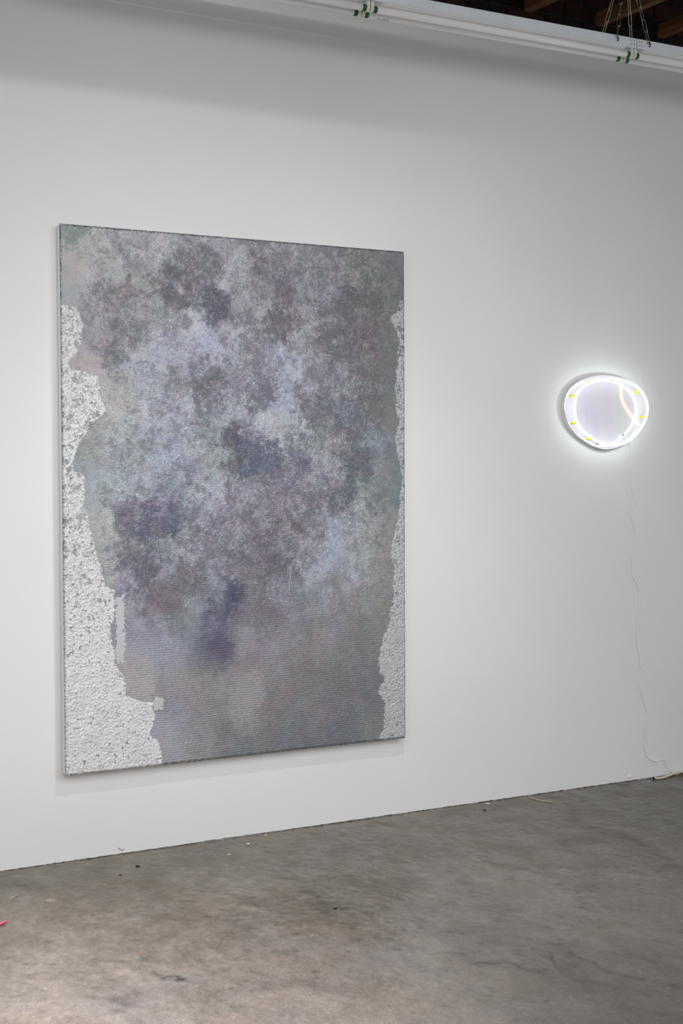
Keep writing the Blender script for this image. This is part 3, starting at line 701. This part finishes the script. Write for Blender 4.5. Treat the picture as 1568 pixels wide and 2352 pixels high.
def slab(name, outline, y0, y1, m, parent, bev=0.0):
    n = len(outline); bm = bmesh.new()
    A = [bm.verts.new((p_[0], y0, p_[2])) for p_ in outline]; B = [bm.verts.new((p_[0], y1, p_[2])) for p_ in outline]
    for i in range(n):
        j = (i+1) % n; bm.faces.new((A[i], A[j], B[j], B[i]))
    bm.faces.new(A); bm.faces.new(B[::-1])
    return from_bm(name, bm, m, parent)
slab('backing_box', pan, -DP+0.003, 0.0, m_box, neon)['label'] = 'white box behind the mirror'
slab('mirror_panel', pan, -DP, -DP+0.003, m_mirror, neon)['label'] = 'lilac mirror face'
# ring: lit tube open at the lower right where its ends turn back to the panel
k0 = int(np.argmin(np.abs(ring[:, 0]-ncrop([(1180,1090)], -DP-HS)[0, 0]) + np.abs(ring[:, 2]-ncrop([(1180,1090)], -DP-HS)[0, 2])))
path = np.roll(ring, -k0, 0)
tube('neon_tube', path, 0.0056, m_neon, neon, 12, True)['label'] = 'glowing white glass tube'
def back_leg(pts, name):
    P = np.array([ncrop([(a_, b_)], yy)[0] for a_, b_, yy in pts]); tube(name, catmull(P, 5), 0.0052, m_clear, neon, 10)['label'] = 'unlit clear tube end'
yr = -DP-HS
back_leg([(1290,960,yr+.004), (1235,985,yr+.010), (1150,1050,yr+.016), (1095,1090,-DP-.012)], 'electrode')
back_leg([(1110,1130,yr+.003), (1100,1075,yr+.012), (1060,1050,yr+.024), (1050,1040,-DP-.004)], 'electrode')
def near_ring(a_, b_):
    q = ncrop([(a_, b_)], yr)[0]; i = np.argmin(np.hypot(ring[:, 0]-q[0], ring[:, 2]-q[2])); return ring[i]
for a_, b_, clr in [(345,452,0),(352,877,0),(600,1108,0),(625,236,0),(985,205,0),(1330,395,0),(1395,768,0),(735,1170,1)]:
    q = near_ring(a_, b_)
    c = [(q[0], yy, q[2]) for yy in (-DP, -DP-0.008, -DP-0.0081, -DP-HS+0.004)]
    s = tube('standoff', c, [0.0062, 0.0062, 0.0052, 0.0052], m_clear if clr else m_lime, neon, 10)
    if not clr: s['label'] = 'lime green standoff'
q = ncrop([(893,1163)], -DP)[0]
v, f = sweep([(q[0], -DP, q[2]), (q[0], -DP-0.004, q[2])], 0.0016, 8); obj('screw', v, f, m_dark, neon)
# the orange neon whose mirror image runs across the panel stands farther into the room
def mirror_pt(a_, b_, depth):
    d = ncrop([(a_, b_)], -DP)[0] - CAM; t = (depth - DP - CAM[1])/d[1]; P = CAM + d*t; return (P[0], -2*DP - P[1] + 0.0, P[2])
arc = [mirror_pt(a_, b_, 2.6) for a_, b_ in [(1018,250),(1015,360),(1025,480),(1060,580),(1120,680),(1190,780),(1240,840),(1285,885)]]
on = tube('orange_neon_tube', catmull(arc, 6), 0.011, m_orange, None, 10)
tag(on, 'orange neon tube curving in the room, seen mirrored in the lilac panel', 'neon tube')

# ------------------------------------------------------------------ cords
cpts = [(1440,1008),(1444.5,1018),(1449.4,1038),(1448,1059),(1445.8,1088),(1448.4,1112),(1454.5,1145),(1448.9,1176),(1454,1204),(1460,1224),(1456.5,1250),(1452,1283),(1451,1316),(1464,1349),(1466.7,1383),(1464.7,1421),(1461.6,1459),(1463,1482),(1469,1505),(1468.8,1523),(1474,1541),(1468,1556),(1468,1576),(1477,1607),(1487,1642),(1484,1657),(1480,1685),(1482,1699),(1479,1717),(1487.7,1739),(1502,1748.5),(1517,1746),(1524,1743.6),(1524.5,1750),(1533.6,1766),(1546,1774)]
ca = np.array(cpts, float); P = wall_pt(ca[:, 0], ca[:, 1], -0.004)
rc = np.random.default_rng(4)
P[:, 1] = -0.0022 - 0.0028*np.abs(np.sin(np.arange(len(P))*1.3)); P[0, 1] = -0.012; P[-5:, 1] -= [0.003, 0.012, 0.014, 0.012, 0.006]
P[:, 2] = np.maximum(P[:, 2], 0.006)
cord = tube('power_cord', catmull(P, 6), 0.0019, m_cord, None, 8)
tag(cord, 'thin wavy white cord hanging down the wall below the neon ring', 'cord')
e0 = [floor_pt(1503, 1786.5, .006), floor_pt(1512, 1787.5, .006), floor_pt(1525, 1785, .006), wall_pt(1545, 1777.5, -.016), wall_pt(1560, 1773.8, -.014), wall_pt(1568, 1772.5, -.012), np.array([5.0, -.02, .010]), np.array([5.4, -.05, .006])]
for e_ in e0: e_[1] = min(e_[1], -0.0065); e_[2] = max(e_[2], 0.0062)
ext = thing('extension_cord', 'thick cream cord lying along the foot of the wall, right corner', 'cord', tuple(e0[0]))
tube('cable', catmull(e0, 6), 0.0058, m_cord2, ext, 10)
e_ = e0[0]; v, f = sweep([(e_[0]-.010, e_[1]+.0005, e_[2]), (e_[0]+.002, e_[1], e_[2])], 0.0048, 8); obj('cable_end', v, f, m_dark, ext)['label'] = 'dark cut end'

# ------------------------------------------------------------------ small things lying on the floor
def flake(px, py, lx, ly, rot, h, m, name, label, cat, group=None, seed=0):
    c = floor_pt(px, py); r = random.Random(seed); n = 9
    pts = []
    for k in range(n):
        a_ = 2*math.pi*k/n; q = r.uniform(.8, 1.1); u, w_ = lx*q*math.cos(a_), ly*q*math.sin(a_)
        pts.append((c[0]+u*math.cos(rot)-w_*math.sin(rot), c[1]+u*math.sin(rot)+w_*math.cos(rot)))
    V = [(a_, b_, 0.0008) for a_, b_ in pts] + [(c[0]+(a_-c[0])*.85, c[1]+(b_-c[1])*.85, 0.0008+h*r.uniform(.85, 1.1)) for a_, b_ in pts]
    o = obj(name, V, [(i, (i+1) % n, n+(i+1) % n, n+i) for i in range(n)] + [tuple(range(n, 2*n)), tuple(range(n))[::-1]], m)
    tag(o, label, cat, group)
    return o
flake(570, 1939, .0085, .008, 0, .002, m_chip, 'paint_chip', 'white oval chip on the floor below the middle of the painting', 'paint chip', 'white chips on the floor', 1)
flake(609.5, 1918, .008, .007, .2, .0012, m_cord2, 'paint_chip', 'dull cream chip close to the wall, beyond the white oval chip', 'paint chip', 'white chips on the floor', 2)
flake(1120, 1846.5, .013, .004, -.5, .002, m_chip, 'paint_chip', 'bright white strip shaped chip near the wall, right of the painting', 'paint chip', 'white chips on the floor', 3)
flake(556.5, 1941.5, .0025, .003, 0, .001, m_chip, 'paint_chip', 'tiny white crumb just left of the white oval chip', 'paint chip', 'white chips on the floor', 4)
flake(1490.5, 1796.3, .003, .003, 0, .002, m_chip, 'paint_chip', 'tiny white crumb in front of the cream cord end', 'paint chip', 'white chips on the floor', 5)
flake(526, 1963, .010, .006, 0, .0008, m_cord2, 'paint_chip', 'faint beige flake nearer the camera than the white oval chip', 'paint chip', 'white chips on the floor', 6)
flake(1293, 1851, .003, .003, 0, .001, m_chip, 'paint_chip', 'tiny white crumb beyond the end of the wood sliver', 'paint chip', 'white chips on the floor', 7)
flake(316, 1991, .005, .011, .5, .004, m_crumb, 'dirt_crumb', 'dark oval crumb on the floor below the left part of the painting', 'crumb', 'dark crumbs on the floor', 8)
flake(276, 2010.5, .005, .004, 0, .002, m_crumb, 'dirt_crumb', 'small dark crumb left of the dark oval one', 'crumb', 'dark crumbs on the floor', 9)
flake(770, 2087.5, .009, .005, .1, .003, m_crumb, 'dirt_crumb', 'dark crumb alone on the open floor in front of the painting', 'crumb', 'dark crumbs on the floor', 10)
flake(1112, 1861.5, .006, .006, 0, .003, m_crumb, 'dirt_crumb', 'dark crumb in front of the white strip chip', 'crumb', 'dark crumbs on the floor', 11)
flake(802, 1884.5, .016, .003, .05, .003, m_crumb, 'dirt_crumb', 'dark crumbs heaped against the foot of the wall below the painting corner', 'crumb', 'dark crumbs on the floor', 12)
q = [floor_pt(a_, b_, .003) for a_, b_ in ((1212, 1830.5), (1225, 1834.5), (1245, 1839), (1270, 1842.5))]
for k in q: k[1] = min(k[1], -0.004)
tag(tube('wood_sliver', catmull(q, 4), [0.0022]*12+[0.0012], m_stick, None, 6), 'long pale sliver lying on the floor out from the wall foot', 'sliver')
q = [floor_pt(a_, b_, .004) for a_, b_ in ((-16, 2129), (-2, 2124), (6, 2119.5), (15, 2115.5))]
tag(tube('pink_strip', catmull(q, 4), [0.004]*6+[0.0045]*6+[0.0015], m_pink, None, 6), 'bright pink strip on the floor at the left edge', 'strip')
q = [floor_pt(a_, b_, .002) for a_, b_ in ((23, 2064), (32, 2060), (40, 2055.5))]
tag(tube('pale_thread', catmull(q, 4), 0.0012, m_stick, None, 5), 'short pale thread on the floor at the left, near the wall', 'thread')
q = wall_pt([271, 276, 281, 284], [1947, 1950.5, 1953, 1949.5], -0.003)
tag(tube('fibre', catmull(q, 4), 0.0009, m_hair, None, 5), 'thin grey fibre caught on the wall just above the floor', 'fibre')
